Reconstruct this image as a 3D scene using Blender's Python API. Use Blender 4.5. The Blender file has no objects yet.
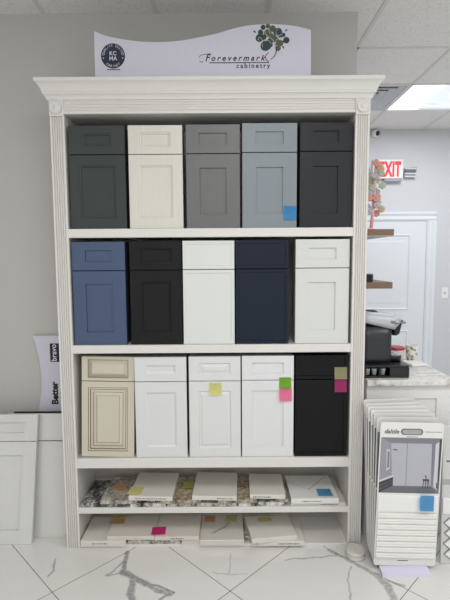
import bpy, bmesh, math, random
from mathutils import Vector, Matrix
random.seed(7)
scn = bpy.context.scene
col = scn.collection
PI = math.pi

# ------------------------------------------------------------------ materials
def lin(c):
    return tuple(((v/255.0)/12.92 if v/255.0 <= 0.04045 else ((v/255.0+0.055)/1.055)**2.4) for v in c)

def new_mat(name):
    m = bpy.data.materials.new(name); m.use_nodes = True
    nt = m.node_tree
    return m, nt, nt.nodes['Principled BSDF']

MC = {}
def mat(name, rgb, rough=0.5, metal=0.0, var=0.03, scale=(6, 6, 6), bump=0.0, spec=0.5, emit=0.0, coat=0.0, bscale=None):
    """painted / plastic / metal surface: colour with slight noise variation"""
    if name in MC: return MC[name]
    m, nt, b = new_mat(name)
    L = nt.links.new
    c = lin(rgb)
    tc = nt.nodes.new('ShaderNodeTexCoord'); mp = nt.nodes.new('ShaderNodeMapping')
    mp.inputs['Scale'].default_value = scale
    L(tc.outputs['Object'], mp.inputs['Vector'])
    nz = nt.nodes.new('ShaderNodeTexNoise'); nz.inputs['Scale'].default_value = 1.0; nz.inputs['Detail'].default_value = 4
    L(mp.outputs['Vector'], nz.inputs['Vector'])
    mx = nt.nodes.new('ShaderNodeMix'); mx.data_type = 'RGBA'
    mx.inputs['A'].default_value = (*[v*(1-var) for v in c], 1)
    mx.inputs['B'].default_value = (*[min(1, v*(1+var)) for v in c], 1)
    L(nz.outputs['Fac'], mx.inputs['Factor'])
    L(mx.outputs['Result'], b.inputs['Base Color'])
    b.inputs['Roughness'].default_value = rough
    b.inputs['Metallic'].default_value = metal
    b.inputs['Specular IOR Level'].default_value = spec
    b.inputs['Coat Weight'].default_value = coat
    if bump:
        bp = nt.nodes.new('ShaderNodeBump'); bp.inputs['Strength'].default_value = bump; bp.inputs['Distance'].default_value = 0.002
        L(nz.outputs['Fac'], bp.inputs['Height']); L(bp.outputs['Normal'], b.inputs['Normal'])
    if emit:
        L(mx.outputs['Result'], b.inputs['Emission Color']); b.inputs['Emission Strength'].default_value = emit
    MC[name] = m
    return m

def granite(name, cols, scale=60, rough=0.25, stretch=(1, 1, 1)):
    """speckled stone: two noise layers and voronoi grains through a colour ramp"""
    m, nt, b = new_mat(name); L = nt.links.new
    tc = nt.nodes.new('ShaderNodeTexCoord'); mp = nt.nodes.new('ShaderNodeMapping'); mp.inputs['Scale'].default_value = stretch
    L(tc.outputs['Object'], mp.inputs['Vector'])
    n1 = nt.nodes.new('ShaderNodeTexNoise'); n1.inputs['Scale'].default_value = scale; n1.inputs['Detail'].default_value = 6; n1.inputs['Roughness'].default_value = 0.7
    n2 = nt.nodes.new('ShaderNodeTexNoise'); n2.inputs['Scale'].default_value = scale*0.22; n2.inputs['Detail'].default_value = 3; n2.inputs['Distortion'].default_value = 1.2
    vo = nt.nodes.new('ShaderNodeTexVoronoi'); vo.inputs['Scale'].default_value = scale*1.6
    for n in (n1, n2, vo): L(mp.outputs['Vector'], n.inputs['Vector'])
    a = nt.nodes.new('ShaderNodeMath'); a.operation = 'ADD'; L(n1.outputs['Fac'], a.inputs[0]); L(n2.outputs['Fac'], a.inputs[1])
    s = nt.nodes.new('ShaderNodeMath'); s.operation = 'MULTIPLY_ADD'; L(vo.outputs['Distance'], s.inputs[0]); s.inputs[1].default_value = 0.25; L(a.outputs[0], s.inputs[2])
    r = nt.nodes.new('ShaderNodeMath'); r.operation = 'MULTIPLY'; L(s.outputs[0], r.inputs[0]); r.inputs[1].default_value = 0.45
    cr = nt.nodes.new('ShaderNodeValToRGB')
    els = cr.color_ramp.elements
    n = len(cols)
    for i in range(n-2): els.new(0.5)
    for i, (p, c) in enumerate(cols):
        els[i].position = p; els[i].color = (*lin(c), 1)
    L(r.outputs[0], cr.inputs['Fac']); L(cr.outputs['Color'], b.inputs['Base Color'])
    b.inputs['Roughness'].default_value = rough
    return m

def vein_nodes(nt, vec, segs, warp=0.02, wscale=9.0):
    """marble veins along polylines: distance to (noise-warped) segments; returns a 0..1 socket"""
    L = nt.links.new
    nz = nt.nodes.new('ShaderNodeTexNoise'); nz.inputs['Scale'].default_value = wscale; nz.inputs['Detail'].default_value = 5
    L(vec, nz.inputs['Vector'])
    sb = nt.nodes.new('ShaderNodeVectorMath'); sb.operation = 'SUBTRACT'; L(nz.outputs['Color'], sb.inputs[0]); sb.inputs[1].default_value = (0.5, 0.5, 0.5)
    ma = nt.nodes.new('ShaderNodeVectorMath'); ma.operation = 'MULTIPLY_ADD'
    L(sb.outputs[0], ma.inputs[0]); ma.inputs[1].default_value = (warp*2, warp*2, 0); L(vec, ma.inputs[2])
    fl = nt.nodes.new('ShaderNodeVectorMath'); fl.operation = 'MULTIPLY'; L(ma.outputs[0], fl.inputs[0]); fl.inputs[1].default_value = (1, 1, 0)
    P = fl.outputs[0]
    out = None
    for (a, bb, w, k) in segs:
        ab = Vector((bb[0]-a[0], bb[1]-a[1], 0)); l2 = max(1e-9, ab.length_squared)
        pa = nt.nodes.new('ShaderNodeVectorMath'); pa.operation = 'SUBTRACT'; L(P, pa.inputs[0]); pa.inputs[1].default_value = (a[0], a[1], 0)
        dt = nt.nodes.new('ShaderNodeVectorMath'); dt.operation = 'DOT_PRODUCT'; L(pa.outputs[0], dt.inputs[0]); dt.inputs[1].default_value = ab/l2
        cl = nt.nodes.new('ShaderNodeClamp'); L(dt.outputs['Value'], cl.inputs['Value'])
        sc = nt.nodes.new('ShaderNodeVectorMath'); sc.operation = 'SCALE'; sc.inputs[0].default_value = ab; L(cl.outputs[0], sc.inputs['Scale'])
        ds = nt.nodes.new('ShaderNodeVectorMath'); ds.operation = 'DISTANCE'; L(pa.outputs[0], ds.inputs[0]); L(sc.outputs[0], ds.inputs[1])
        mr = nt.nodes.new('ShaderNodeMapRange'); mr.interpolation_type = 'SMOOTHSTEP'
        L(ds.outputs['Value'], mr.inputs['Value'])
        mr.inputs['From Min'].default_value = w*0.45; mr.inputs['From Max'].default_value = w*1.15
        mr.inputs['To Min'].default_value = k; mr.inputs['To Max'].default_value = 0
        if out is None: out = mr.outputs[0]
        else:
            mxn = nt.nodes.new('ShaderNodeMath'); mxn.operation = 'MAXIMUM'; L(out, mxn.inputs[0]); L(mr.outputs[0], mxn.inputs[1]); out = mxn.outputs[0]
    return out

def floor_material():
    m, nt, b = new_mat('polished_marble_tile'); L = nt.links.new
    tc = nt.nodes.new('ShaderNodeTexCoord'); V = tc.outputs['Object']
    def poly(pts, w, k): return [(pts[i], pts[i+1], w, k) for i in range(len(pts)-1)]
    segs = []
    segs += poly([(-.476, -.039), (-.467, -.116), (-.46, -.193)], .016, .75)
    segs += poly([(-.46, -.193), (-.399, -.23), (-.327, -.283)], .024, .8)
    segs += poly([(-.327, -.283), (-.266, -.294), (-.189, -.338), (-.239, -.379), (-.30, -.46)], .010, .75)
    segs += poly([(-.327, -.283), (-.26, -.33), (-.20, -.345)], .016, .7)
    segs += poly([(-.46, -.193), (-.536, -.218), (-.5, -.155), (-.468, -.09)], .007, .6)
    segs += poly([(-.399, -.23), (-.394, -.339), (-.375, -.384), (-.36, -.5)], .022, .75)
    segs += poly([(.633, -.034), (.775, -.178), (.826, -.241), (.927, -.304)], .012, .6)
    segs += poly([(.826, -.225), (.862, -.31), (.85, -.42)], .026, .62)
    segs += poly([(.714, -.164), (.669, -.302), (.648, -.392)], .006, .45)
    segs += poly([(.382, -.108), (.5, -.102), (.66, -.079)], .006, .6)
    segs += poly([(-.836, -.216), (-.821, -.175), (-.848, -.089)], .007, .6)
    segs += poly([(.094, -.057), (.083, -.22), (.001, -.197)], .005, .35)
    segs += poly([(.083, -.22), (.175, -.206)], .005, .3)
    # same stone continues out of the frame
    segs += poly([(-1.5, -.9), (-1.2, -1.1), (-1.0, -1.6)], .02, .6)
    segs += poly([(.5, -1.0), (.8, -1.3), (.9, -1.9)], .02, .6)
    segs += poly([(1.7, -.2), (2.0, .2), (1.9, .8)], .02, .6)
    v = vein_nodes(nt, V, segs, warp=.022, wscale=11)
    # break the veins up
    nz = nt.nodes.new('ShaderNodeTexNoise'); nz.inputs['Scale'].default_value = 55; nz.inputs['Detail'].default_value = 6; L(V, nz.inputs['Vector'])
    br = nt.nodes.new('ShaderNodeMapRange'); L(nz.outputs['Fac'], br.inputs['Value']); br.inputs['From Min'].default_value = .3; br.inputs['From Max'].default_value = .62; br.inputs['To Min'].default_value = .55
    vm = nt.nodes.new('ShaderNodeMath'); vm.operation = 'MULTIPLY'; L(v, vm.inputs[0]); L(br.outputs[0], vm.inputs[1])
    # soft clouding
    n2 = nt.nodes.new('ShaderNodeTexNoise'); n2.inputs['Scale'].default_value = 2.2; n2.inputs['Detail'].default_value = 5; L(V, n2.inputs['Vector'])
    base = nt.nodes.new('ShaderNodeMix'); base.data_type = 'RGBA'; L(n2.outputs['Fac'], base.inputs['Factor'])
    base.inputs['A'].default_value = (*lin((216, 215, 210)), 1); base.inputs['B'].default_value = (*lin((228, 227, 223)), 1)
    mx = nt.nodes.new('ShaderNodeMix'); mx.data_type = 'RGBA'; L(vm.outputs[0], mx.inputs['Factor']); L(base.outputs['Result'], mx.inputs['A'])
    mx.inputs['B'].default_value = (*lin((98, 100, 104)), 1)
    # grout of the tiles laid at 45 degrees
    sp = nt.nodes.new('ShaderNodeSeparateXYZ'); L(V, sp.inputs[0])
    g = None
    for sgn, off in ((1, -.172), (-1, -.311)):
        a = nt.nodes.new('ShaderNodeMath'); a.operation = 'MULTIPLY_ADD'; L(sp.outputs['Y'], a.inputs[0]); a.inputs[1].default_value = sgn; L(sp.outputs['X'], a.inputs[2])
        u = nt.nodes.new('ShaderNodeMath'); u.operation = 'MULTIPLY_ADD'; L(a.outputs[0], u.inputs[0]); u.inputs[1].default_value = .70711/.607; u.inputs[2].default_value = -off/.607+.5
        fr = nt.nodes.new('ShaderNodeMath'); fr.operation = 'FRACT'; L(u.outputs[0], fr.inputs[0])
        s = nt.nodes.new('ShaderNodeMath'); s.operation = 'SUBTRACT'; L(fr.outputs[0], s.inputs[0]); s.inputs[1].default_value = .5
        ab = nt.nodes.new('ShaderNodeMath'); ab.operation = 'ABSOLUTE'; L(s.outputs[0], ab.inputs[0])
        lt = nt.nodes.new('ShaderNodeMath'); lt.operation = 'LESS_THAN'; L(ab.outputs[0], lt.inputs[0]); lt.inputs[1].default_value = .0032
        if g is None: g = lt.outputs[0]
        else:
            q = nt.nodes.new('ShaderNodeMath'); q.operation = 'MAXIMUM'; L(g, q.inputs[0]); L(lt.outputs[0], q.inputs[1]); g = q.outputs[0]
    mg = nt.nodes.new('ShaderNodeMix'); mg.data_type = 'RGBA'; L(g, mg.inputs['Factor']); L(mx.outputs['Result'], mg.inputs['A'])
    mg.inputs['B'].default_value = (*lin((112, 112, 110)), 1)
    L(mg.outputs['Result'], b.inputs['Base Color'])
    rg = nt.nodes.new('ShaderNodeMapRange'); L(g, rg.inputs['Value']); rg.inputs['To Min'].default_value = .16; rg.inputs['To Max'].default_value = .8
    L(rg.outputs[0], b.inputs['Roughness'])
    return m

def slab_vein_material(name, segs, rgb=(226, 223, 216)):
    m, nt, b = new_mat(name); L = nt.links.new
    tc = nt.nodes.new('ShaderNodeTexCoord')
    v = vein_nodes(nt, tc.outputs['Object'], segs, warp=.01, wscale=16)
    mx = nt.nodes.new('ShaderNodeMix'); mx.data_type = 'RGBA'; L(v, mx.inputs['Factor'])
    mx.inputs['A'].default_value = (*lin(rgb), 1); mx.inputs['B'].default_value = (*lin((140, 136, 130)), 1)
    L(mx.outputs['Result'], b.inputs['Base Color']); b.inputs['Roughness'].default_value = .25
    return m

def ceiling_material():
    m, nt, b = new_mat('acoustic_tile'); L = nt.links.new
    tc = nt.nodes.new('ShaderNodeTexCoord')
    n = nt.nodes.new('ShaderNodeTexNoise'); n.inputs['Scale'].default_value = 70; n.inputs['Detail'].default_value = 5; L(tc.outputs['Object'], n.inputs['Vector'])
    cr = nt.nodes.new('ShaderNodeValToRGB'); e = cr.color_ramp.elements
    e[0].position = .34; e[0].color = (*lin((216, 215, 213)), 1); e[1].position = .46; e[1].color = (*lin((232, 231, 229)), 1)
    L(n.outputs['Fac'], cr.inputs['Fac']); L(cr.outputs['Color'], b.inputs['Base Color'])
    bp = nt.nodes.new('ShaderNodeBump'); bp.inputs['Strength'].default_value = .15; bp.inputs['Distance'].default_value = .002
    L(n.outputs['Fac'], bp.inputs['Height']); L(bp.outputs['Normal'], b.inputs['Normal'])
    b.inputs['Roughness'].default_value = .9
    return m

def note_material(name, rgb, lines=True):
    """paper with faint rows of pen strokes (wave bands broken by noise)"""
    m, nt, b = new_mat(name); L = nt.links.new
    c = lin(rgb)
    tc = nt.nodes.new('ShaderNodeTexCoord')
    if lines:
        w = nt.nodes.new('ShaderNodeTexWave'); w.bands_direction = 'Z'; w.inputs['Scale'].default_value = 22; w.inputs['Distortion'].default_value = 1.0; w.inputs['Detail Scale'].default_value = 8
        n = nt.nodes.new('ShaderNodeTexNoise'); n.inputs['Scale'].default_value = 150
        L(tc.outputs['Object'], w.inputs['Vector']); L(tc.outputs['Object'], n.inputs['Vector'])
        a = nt.nodes.new('ShaderNodeMath'); a.operation = 'MULTIPLY'; L(w.outputs['Fac'], a.inputs[0]); L(n.outputs['Fac'], a.inputs[1])
        r = nt.nodes.new('ShaderNodeMapRange'); L(a.outputs[0], r.inputs['Value']); r.inputs['From Min'].default_value = .42; r.inputs['From Max'].default_value = .55; r.inputs['To Max'].default_value = .4
        mx = nt.nodes.new('ShaderNodeMix'); mx.data_type = 'RGBA'; L(r.outputs[0], mx.inputs['Factor'])
        mx.inputs['A'].default_value = (*c, 1); mx.inputs['B'].default_value = (*[v*.6 for v in c], 1)
        L(mx.outputs['Result'], b.inputs['Base Color'])
    else:
        b.inputs['Base Color'].default_value = (*c, 1)
    b.inputs['Roughness'].default_value = .8
    return m

# ------------------------------------------------------------------ mesh helpers
def mesh_obj(name, bm, mats, parent=None, smooth=False, loc=None, rot=None):
    bmesh.ops.recalc_face_normals(bm, faces=bm.faces)
    me = bpy.data.meshes.new(name); bm.to_mesh(me); bm.free()
    for m in (mats if isinstance(mats, (list, tuple)) else [mats]): me.materials.append(m)
    if smooth:
        for p in me.polygons: p.use_smooth = True
    o = bpy.data.objects.new(name, me); col.objects.link(o)
    if parent: o.parent = parent
    if loc: o.location = loc
    if rot: o.rotation_euler = rot
    return o

def thing(name, label, cat, loc=(0, 0, 0), rot=(0, 0, 0), group=None):
    o = bpy.data.objects.new(name, None); o.empty_display_size = .05
    col.objects.link(o); o.location = loc; o.rotation_euler = rot
    return tag(o, label, cat, group)

def tag(o, label, cat, group=None):
    o['label'] = label; o['category'] = cat
    if group: o['group'] = group
    return o

def struct(name, bm, m, parent=None, smooth=False):
    o = mesh_obj(name, bm, m, parent, smooth)
    if parent is None: o['kind'] = 'structure'
    return o

def BM(): return bmesh.new()

def box(bm, x0, x1, y0, y1, z0, z1, bev=0.0, mi=0, seg=1):
    g = bmesh.ops.create_cube(bm, size=1.0)
    vs = g['verts']
    for v in vs:
        v.co = Vector((x0+(v.co.x+.5)*(x1-x0), y0+(v.co.y+.5)*(y1-y0), z0+(v.co.z+.5)*(z1-z0)))
    fs = set(f for v in vs for f in v.link_faces)
    for f in fs: f.material_index = mi
    if bev:
        es = list(set(e for v in vs for e in v.link_edges))
        r = bmesh.ops.bevel(bm, geom=es, offset=bev, segments=seg, affect='EDGES', profile=.5)
        for f in r['faces']: f.material_index = mi
    return bm

def bbox_bm(*a, **k): return box(BM(), *a, **k)

def prism(bm, pts, axis, a0, a1, mi=0):
    """extrude a 2-D polygon along an axis. axis 'z': (x,y); 'y': (x,z); 'x': (y,z)"""
    def P(p, a):
        if axis == 'z': return (p[0], p[1], a)
        if axis == 'y': return (p[0], a, p[1])
        return (a, p[0], p[1])
    v0 = [bm.verts.new(P(p, a0)) for p in pts]; v1 = [bm.verts.new(P(p, a1)) for p in pts]
    n = len(pts); fs = []
    fs.append(bm.faces.new(v0)); fs.append(bm.faces.new(v1[::-1]))
    for i in range(n):
        fs.append(bm.faces.new((v0[i], v0[(i+1) % n], v1[(i+1) % n], v1[i])))
    for f in fs: f.material_index = mi
    return bm

def poly(bm, pts, mi=0):
    f = bm.faces.new([bm.verts.new(p) for p in pts]); f.material_index = mi
    return f

def lathe(bm, prof, c=(0, 0, 0), n=24, axis='z', mi=0, caps=True):
    rings = []
    for r, h in prof:
        ring = []
        for i in range(n):
            a = 2*PI*i/n; x, y = r*math.cos(a), r*math.sin(a)
            p = {'z': (x, y, h), 'y': (x, h, y), 'x': (h, x, y)}[axis]
            ring.append(bm.verts.new((c[0]+p[0], c[1]+p[1], c[2]+p[2])))
        rings.append(ring)
    for a, b in zip(rings, rings[1:]):
        for i in range(n):
            f = bm.faces.new((a[i], a[(i+1) % n], b[(i+1) % n], b[i])); f.material_index = mi; f.smooth = True
    if caps:
        bm.faces.new(rings[0]).material_index = mi; bm.faces.new(rings[-1][::-1]).material_index = mi
    return bm

def tube(bm, pts, r, n=10, mi=0, r2=None):
    pts = [Vector(p) for p in pts]; rings = []; m = len(pts)
    for i, p in enumerate(pts):
        t = (pts[min(i+1, m-1)]-pts[max(i-1, 0)]).normalized()
        u = t.cross(Vector((.31, .2, .93)) if abs(t.z) < .9 else Vector((1, .1, 0))).normalized(); w = t.cross(u)
        rr = r if r2 is None else r+(r2-r)*i/(m-1)
        rings.append([bm.verts.new(p+u*rr*math.cos(2*PI*k/n)+w*rr*math.sin(2*PI*k/n)) for k in range(n)])
    for a, b in zip(rings, rings[1:]):
        for k in range(n):
            f = bm.faces.new((a[k], a[(k+1) % n], b[(k+1) % n], b[k])); f.material_index = mi; f.smooth = True
    bm.faces.new(rings[0]).material_index = mi; bm.faces.new(rings[-1][::-1]).material_index = mi
    return bm

def blob(bm, c, r, sub=2, sc=(1, 1, 1), mi=0):
    g = bmesh.ops.create_icosphere(bm, subdivisions=sub, radius=1)
    for v in g['verts']: v.co = Vector((c[0]+v.co.x*r*sc[0], c[1]+v.co.y*r*sc[1], c[2]+v.co.z*r*sc[2]))
    for f in set(f for v in g['verts'] for f in v.link_faces): f.material_index = mi; f.smooth = True
    return bm

def text_bm(s, size, shear=0.0, offset=0.0, spacing=1.0, align='CENTER', depth=.0006, bm=None, M=None):
    """lettering as mesh, standing in the xz plane facing -y, baseline at z=0"""
    c = bpy.data.curves.new('lettering_curve', 'FONT'); c.body = s; c.size = size; c.shear = shear
    c.offset = offset; c.space_character = spacing; c.align_x = align; c.extrude = depth; c.resolution_u = 4
    o = bpy.data.objects.new('lettering_curve', c); col.objects.link(o)
    bpy.context.view_layer.update()
    me = bpy.data.meshes.new_from_object(o)
    bpy.data.objects.remove(o); bpy.data.curves.remove(c)
    b2 = BM(); b2.from_mesh(me); bpy.data.meshes.remove(me)
    X = Matrix.Rotation(PI/2, 4, 'X')
    if M is not None: X = M @ X
    bmesh.ops.transform(b2, matrix=X, verts=b2.verts)
    for f in b2.faces: f.material_index = 0
    if bm is None: return b2
    me2 = bpy.data.meshes.new('tmp'); b2.to_mesh(me2); b2.free(); bm.from_mesh(me2); bpy.data.meshes.remove(me2)
    return bm

def rings_front(w, h, rings, thick=.019, base_mi=0, x0=0.0, z0=0.0, yf=0.0):
    """cabinet front: nested rectangles (inset_x, inset_z, depth, material) lofted into a profiled panel. front face looks to -y"""
    bm = BM()
    allr = [(0, 0, thick, base_mi), (0, 0, .0015, base_mi), (.0015, .0015, 0, base_mi)] + rings
    prev = None
    for (ix, iz, d, mi) in allr:
        vs = [bm.verts.new((x0+x, yf+d, z0+z)) for x, z in ((ix, iz), (w-ix, iz), (w-ix, h-iz), (ix, h-iz))]
        if prev:
            for i in range(4):
                f = bm.faces.new((prev[i], prev[(i+1) % 4], vs[(i+1) % 4], vs[i])); f.material_index = mi
        else:
            bm.faces.new(vs[::-1]).material_index = base_mi
        prev = vs
    bm.faces.new(prev).material_index = allr[-1][3]
    return bm

def style_rings(style, fx, fz, h):
    if style == 'shaker':
        return [(fx, fz, 0, 0), (fx+.001, fz+.001, .008, 0)]
    if style == 'step':
        return [(fx, fz, 0, 0), (fx+.001, fz+.001, .003, 0), (fx+.008, fz+.008, .005, 0), (fx+.010, fz+.010, .010, 0)]
    if style == 'slim':
        return [(fx, fz, 0, 0), (fx+.001, fz+.001, .004, 0)]
    if style == 'raised':
        return [(fx, fz, 0, 0), (fx+.003, fz+.003, .006, 0), (fx+.008, fz+.008, .007, 0), (fx+.022, fz+.022, .002, 0)]
    if style == 'bevel':
        return [(fx, fz, 0, 0), (fx+.012, fz+.012, .007, 0)]
    if style == 'antique':
        k = min(1.0, h/.30)
        return [(fx*.80, fz*.80, 0, 0), (fx*.80+.003, fz*.80+.003, .003, 1), (fx*.80+.010*k, fz*.80+.010*k, .003, 0),
                (fx*.80+.014*k, fz*.80+.014*k, .008, 1), (fx*.80+.026*k, fz*.80+.026*k, .006, 0),
                (fx*.80+.029*k, fz*.80+.029*k, .008, 1), (fx*.80+.046*k, fz*.80+.046*k, .0035, 0), (fx*.80+.048*k, fz*.80+.048*k, .0045, 1),
                (fx*.80+.050*k, fz*.80+.050*k, .0035, 0)]
    return []

# ------------------------------------------------------------------ colours
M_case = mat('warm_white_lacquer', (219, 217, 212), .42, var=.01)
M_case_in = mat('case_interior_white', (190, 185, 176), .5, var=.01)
M_wall = mat('grey_wall_paint', (192, 190, 186), .85, var=.015)
M_farwall = mat('pale_wall_paint', (206, 207, 211), .85, var=.012)
M_ceil = ceiling_material()
M_grid = mat('ceiling_grid_white', (214, 213, 211), .6)
M_trim = mat('white_trim_paint', (224, 228, 233), .4)
M_black = mat('black_plastic', (22, 23, 25), .35)
M_dark = mat('dark_grey_plastic', (58, 60, 62), .35)
M_ink = mat('black_print', (22, 20, 24), .6)
M_sign = mat('lavender_white_board', (206, 204, 217), .5, var=.01)
M_white = mat('white_plastic', (232, 232, 230), .4)
M_silver = mat('silver_plastic', (186, 189, 193), .4, metal=.1)

# ------------------------------------------------------------------ the room
HC = 3.01
WY = .37           # wall behind the bookcase
FY = 2.75          # far wall with door
struct('floor', bbox_bm(-4.2, 4.6, -4.6, 2.9, -.05, 0), floor_material())
struct('wall_back', bbox_bm(-4.2, .848, WY, 1.75, 0, HC+.02), M_wall)
far = bbox_bm(.6, 4.6, FY, FY+.12, 0, HC+.02)
struct('wall_far', far, M_farwall)
struct('wall_right', bbox_bm(4.5, 4.62, -4.6, FY, 0, HC+.02), M_farwall)
struct('wall_left', bbox_bm(-4.3, -4.2, -4.6, WY, 0, HC+.02), M_wall)
G = .645; GX = .975; GY = 1.456
# ceiling: tiles with openings left for the light and the vent cells
def cell(i, j): return (GX+i*G, GX+(i+1)*G, GY+j*G, GY+(j+1)*G)
bm = BM()
holes = {(1, 0): 'light', (0, 0): 'vent'}
for i in range(-9, 6):
    for j in range(-12, 3):
        if (i, j) in holes: continue
        x0, x1, y0, y1 = cell(i, j)
        if x1 > -4.3 and y0 < 2.9 and y1 > -4.4: box(bm, x0, x1, y0, min(y1, 2.9), HC, HC+.02)
ceil = struct('ceiling', bm, M_ceil)
bm = BM()
for i in range(-8, 7): box(bm, GX+i*G-.012, GX+i*G+.012, -4.6, FY, HC-.004, HC+.004)
for j in range(-9, 3):
    y = GY+j*G
    box(bm, -4.2, 4.5, y-.012, y+.012, HC-.004, HC+.004)
struct('ceiling_grid', bm, M_grid, ceil)
# plenum lid above the openings
struct('trim_1', bbox_bm(.9, 2.4, 1.4, 2.2, HC+.10, HC+.12), M_grid)

# far door with moulded casing
DX0, DX1, DZ = 1.42, 2.335, 2.0
door = mesh_obj('door_1', BM(), M_trim); door['kind'] = 'structure'
bm = BM()
w = DX1-DX0
box(bm, DX0, DX1, FY-.02, FY+.02, 0, DZ)
for z0, z1 in ((.22, .775), (1.005, 1.86)):       # two moulded panels
    b2 = rings_front(w-.345, z1-z0, [(.012, .012, -.006, 0), (.030, .030, .006, 0), (.05, .05, .008, 0), (.085, .085, .001, 0)], thick=.006, x0=DX0+.1725, z0=z0, yf=FY-.024)
    me = bpy.data.meshes.new('t'); b2.to_mesh(me); b2.free(); bm.from_mesh(me); bpy.data.meshes.remove(me)
mesh_obj('door_slab', bm, M_trim, door)
bm = BM()
cw = .1
prof = [(0, 0), (0, -.012), (.02, -.022), (.05, -.018), (.075, -.030), (cw, -.030), (cw, 0)]
prism(bm, [(DX1+.01+a, FY+b) for a, b in prof], 'z', 0, DZ+.01)
prism(bm, [(DX0-.01-a, FY+b) for a, b in prof], 'z', 0, DZ+.01)
prism(bm, [(FY+b, DZ+.01+a) for a, b in prof], 'x', DX0-.01-cw, DX1+.01+cw)
mesh_obj('door_casing', bm, M_trim, door)
bm = BM(); box(bm, DX0-.01, DX1+.01, FY-.008, FY+.01, 0, DZ+.01)
mesh_obj('door_stop', bm, mat('shadow_grey_trim', (176, 182, 190), .5), door)
struct('baseboard_far', bbox_bm(2.45, 4.5, FY-.015, FY, 0, .12), M_trim)

# ceiling light
x0, x1, y0, y1 = cell(1, 0)
t = thing('ceiling_light', 'bright square fluorescent panel set in the ceiling grid', 'ceiling light', (x0, y0, HC))
bm = BM(); a = .014
for q in ((0, a, 0, G), (G-a, G, 0, G), (a, G-a, 0, a), (a, G-a, G-a, G)): box(bm, *q, -.006, .012)
mesh_obj('frame', bm, M_white, t)
bm = BM(); box(bm, a, .30, a, G-a, .010, .016)
mesh_obj('diffuser', bm, mat('lit_diffuser', (255, 253, 250), .6, emit=3.0), t)
bm = BM(); prism(bm, [(.30, .010), (.40, .03), (G-a, .012), (G-a, .018), (.40, .036), (.30, .016)], 'y', a, G-.09)
box(bm, .30, G-a, G-.09, G-a, .009, .016)
mesh_obj('reflector_wing', bm, mat('lit_reflector', (226, 232, 244), .6, emit=.62), t)
bm = BM(); box(bm, 0, G, 0, G, .05, .055); mesh_obj('housing', bm, M_white, t)

# air diffuser with nested louvres
x0, x1, y0, y1 = cell(0, 0)
t = thing('air_vent', 'square stepped metal air diffuser beside the bright ceiling light', 'vent', (x0+G/2, y0+G/2, HC))
M_vent = mat('vent_white_metal', (205, 208, 212), .5)
bm = BM()
def pyr(bm, r0, z0, r1, z1):
    a_ = [bm.verts.new((sx*r0, sy*r0, z0)) for sx, sy in ((-1, -1), (1, -1), (1, 1), (-1, 1))]
    b_ = [bm.verts.new((sx*r1, sy*r1, z1)) for sx, sy in ((-1, -1), (1, -1), (1, 1), (-1, 1))]
    for i in range(4): bm.faces.new((a_[i], a_[(i+1) % 4], b_[(i+1) % 4], b_[i]))
for q in ((-G/2, -G/2+.03, -G/2, G/2), (G/2-.03, G/2, -G/2, G/2), (-G/2+.03, G/2-.03, -G/2, -G/2+.03), (-G/2+.03, G/2-.03, G/2-.03, G/2)): box(bm, *q, -.005, .006)
mesh_obj('frame', bm, M_vent, t)
for r0 in (.283, .222, .161, .100, .045):
    bm = BM(); pyr(bm, r0, -.006, r0-.036, .018); pyr(bm, r0, -.006, r0+.003, .002)
    mesh_obj('louvre', bm, M_vent, t)
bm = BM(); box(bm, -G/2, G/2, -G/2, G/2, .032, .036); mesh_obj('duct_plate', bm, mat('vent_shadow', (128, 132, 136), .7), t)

# ------------------------------------------------------------------ bookcase
case = thing('bookcase', 'tall white display bookcase with fluted pilasters and crown moulding', 'bookcase', (0, 0, 0))
W = .815; IN = .742; BKY = .345
SH = [(1.71, 1.756), (1.096, 1.14), (.458, .512), (.198, .231)]
TOPZ = 2.335
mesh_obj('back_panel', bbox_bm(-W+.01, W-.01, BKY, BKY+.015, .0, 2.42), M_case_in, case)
for s in (-1, 1):
    x0, x1 = sorted((s*(IN+.004), s*(W-.006)))
    mesh_obj('side_panel', bbox_bm(x0, x1, .012, BKY, 0, 2.42), M_case, case)
for z0, z1 in SH:
    mesh_obj('shelf', bbox_bm(-IN-.004, IN+.004, .004, BKY, z0, z1, bev=.002), M_case, case)
mesh_obj('base_board', bbox_bm(-IN-.004, IN+.004, .004, BKY, .0, .018, bev=.002), M_case, case)
mesh_obj('top_board', bbox_bm(-IN-.004, IN+.004, .012, BKY, TOPZ+.002, 2.42), M_case, case)
# fluted pilasters
def flute_profile(x0, x1, n=5, d=.009):
    m = .008; pts = [(x0, .014), (x0, .001), (x0+.001, 0)]
    wd = (x1-x0-2*m)/n
    for k in range(n):
        c = x0+m+wd*(k+.5); r = wd*.36
        for q in range(7):
            a = PI-PI*q/6
            pts.append((c+r*math.cos(a), d*math.sin(a)))
    pts += [(x1-.001, 0), (x1, .001), (x1, .014)]
    return pts
for s in (-1, 1):
    x0, x1 = sorted((s*IN, s*W))
    bm = prism(BM(), flute_profile(x0, x1), 'z', 0, TOPZ-.012)
    mesh_obj('pilaster', bm, M_case, case)
    cx = (x0+x1)/2; cz = (TOPZ-.012+2.402)/2
    cb = mesh_obj('corner_block', bbox_bm(x0-.001, x1+.001, -.006, .014, TOPZ-.012, 2.404, bev=.002), M_case, case)
    bm = lathe(BM(), [(.031, -.0075), (.031, -.013), (.027, -.014), (.024, -.010), (.018, -.0095), (.013, -.012), (.009, -.017), (.003, -.0185)], (cx, 0, cz), 28, 'y')
    mesh_obj('rosette', bm, M_case, cb)
# fascia with horizontal flutes
fp = [(y, z) for z, y in [(a, b) for a, b in flute_profile(TOPZ, 2.404, 4, .005)]]
mesh_obj('fascia', prism(BM(), fp, 'x', -IN+.001, IN-.001), M_case, case)
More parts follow.
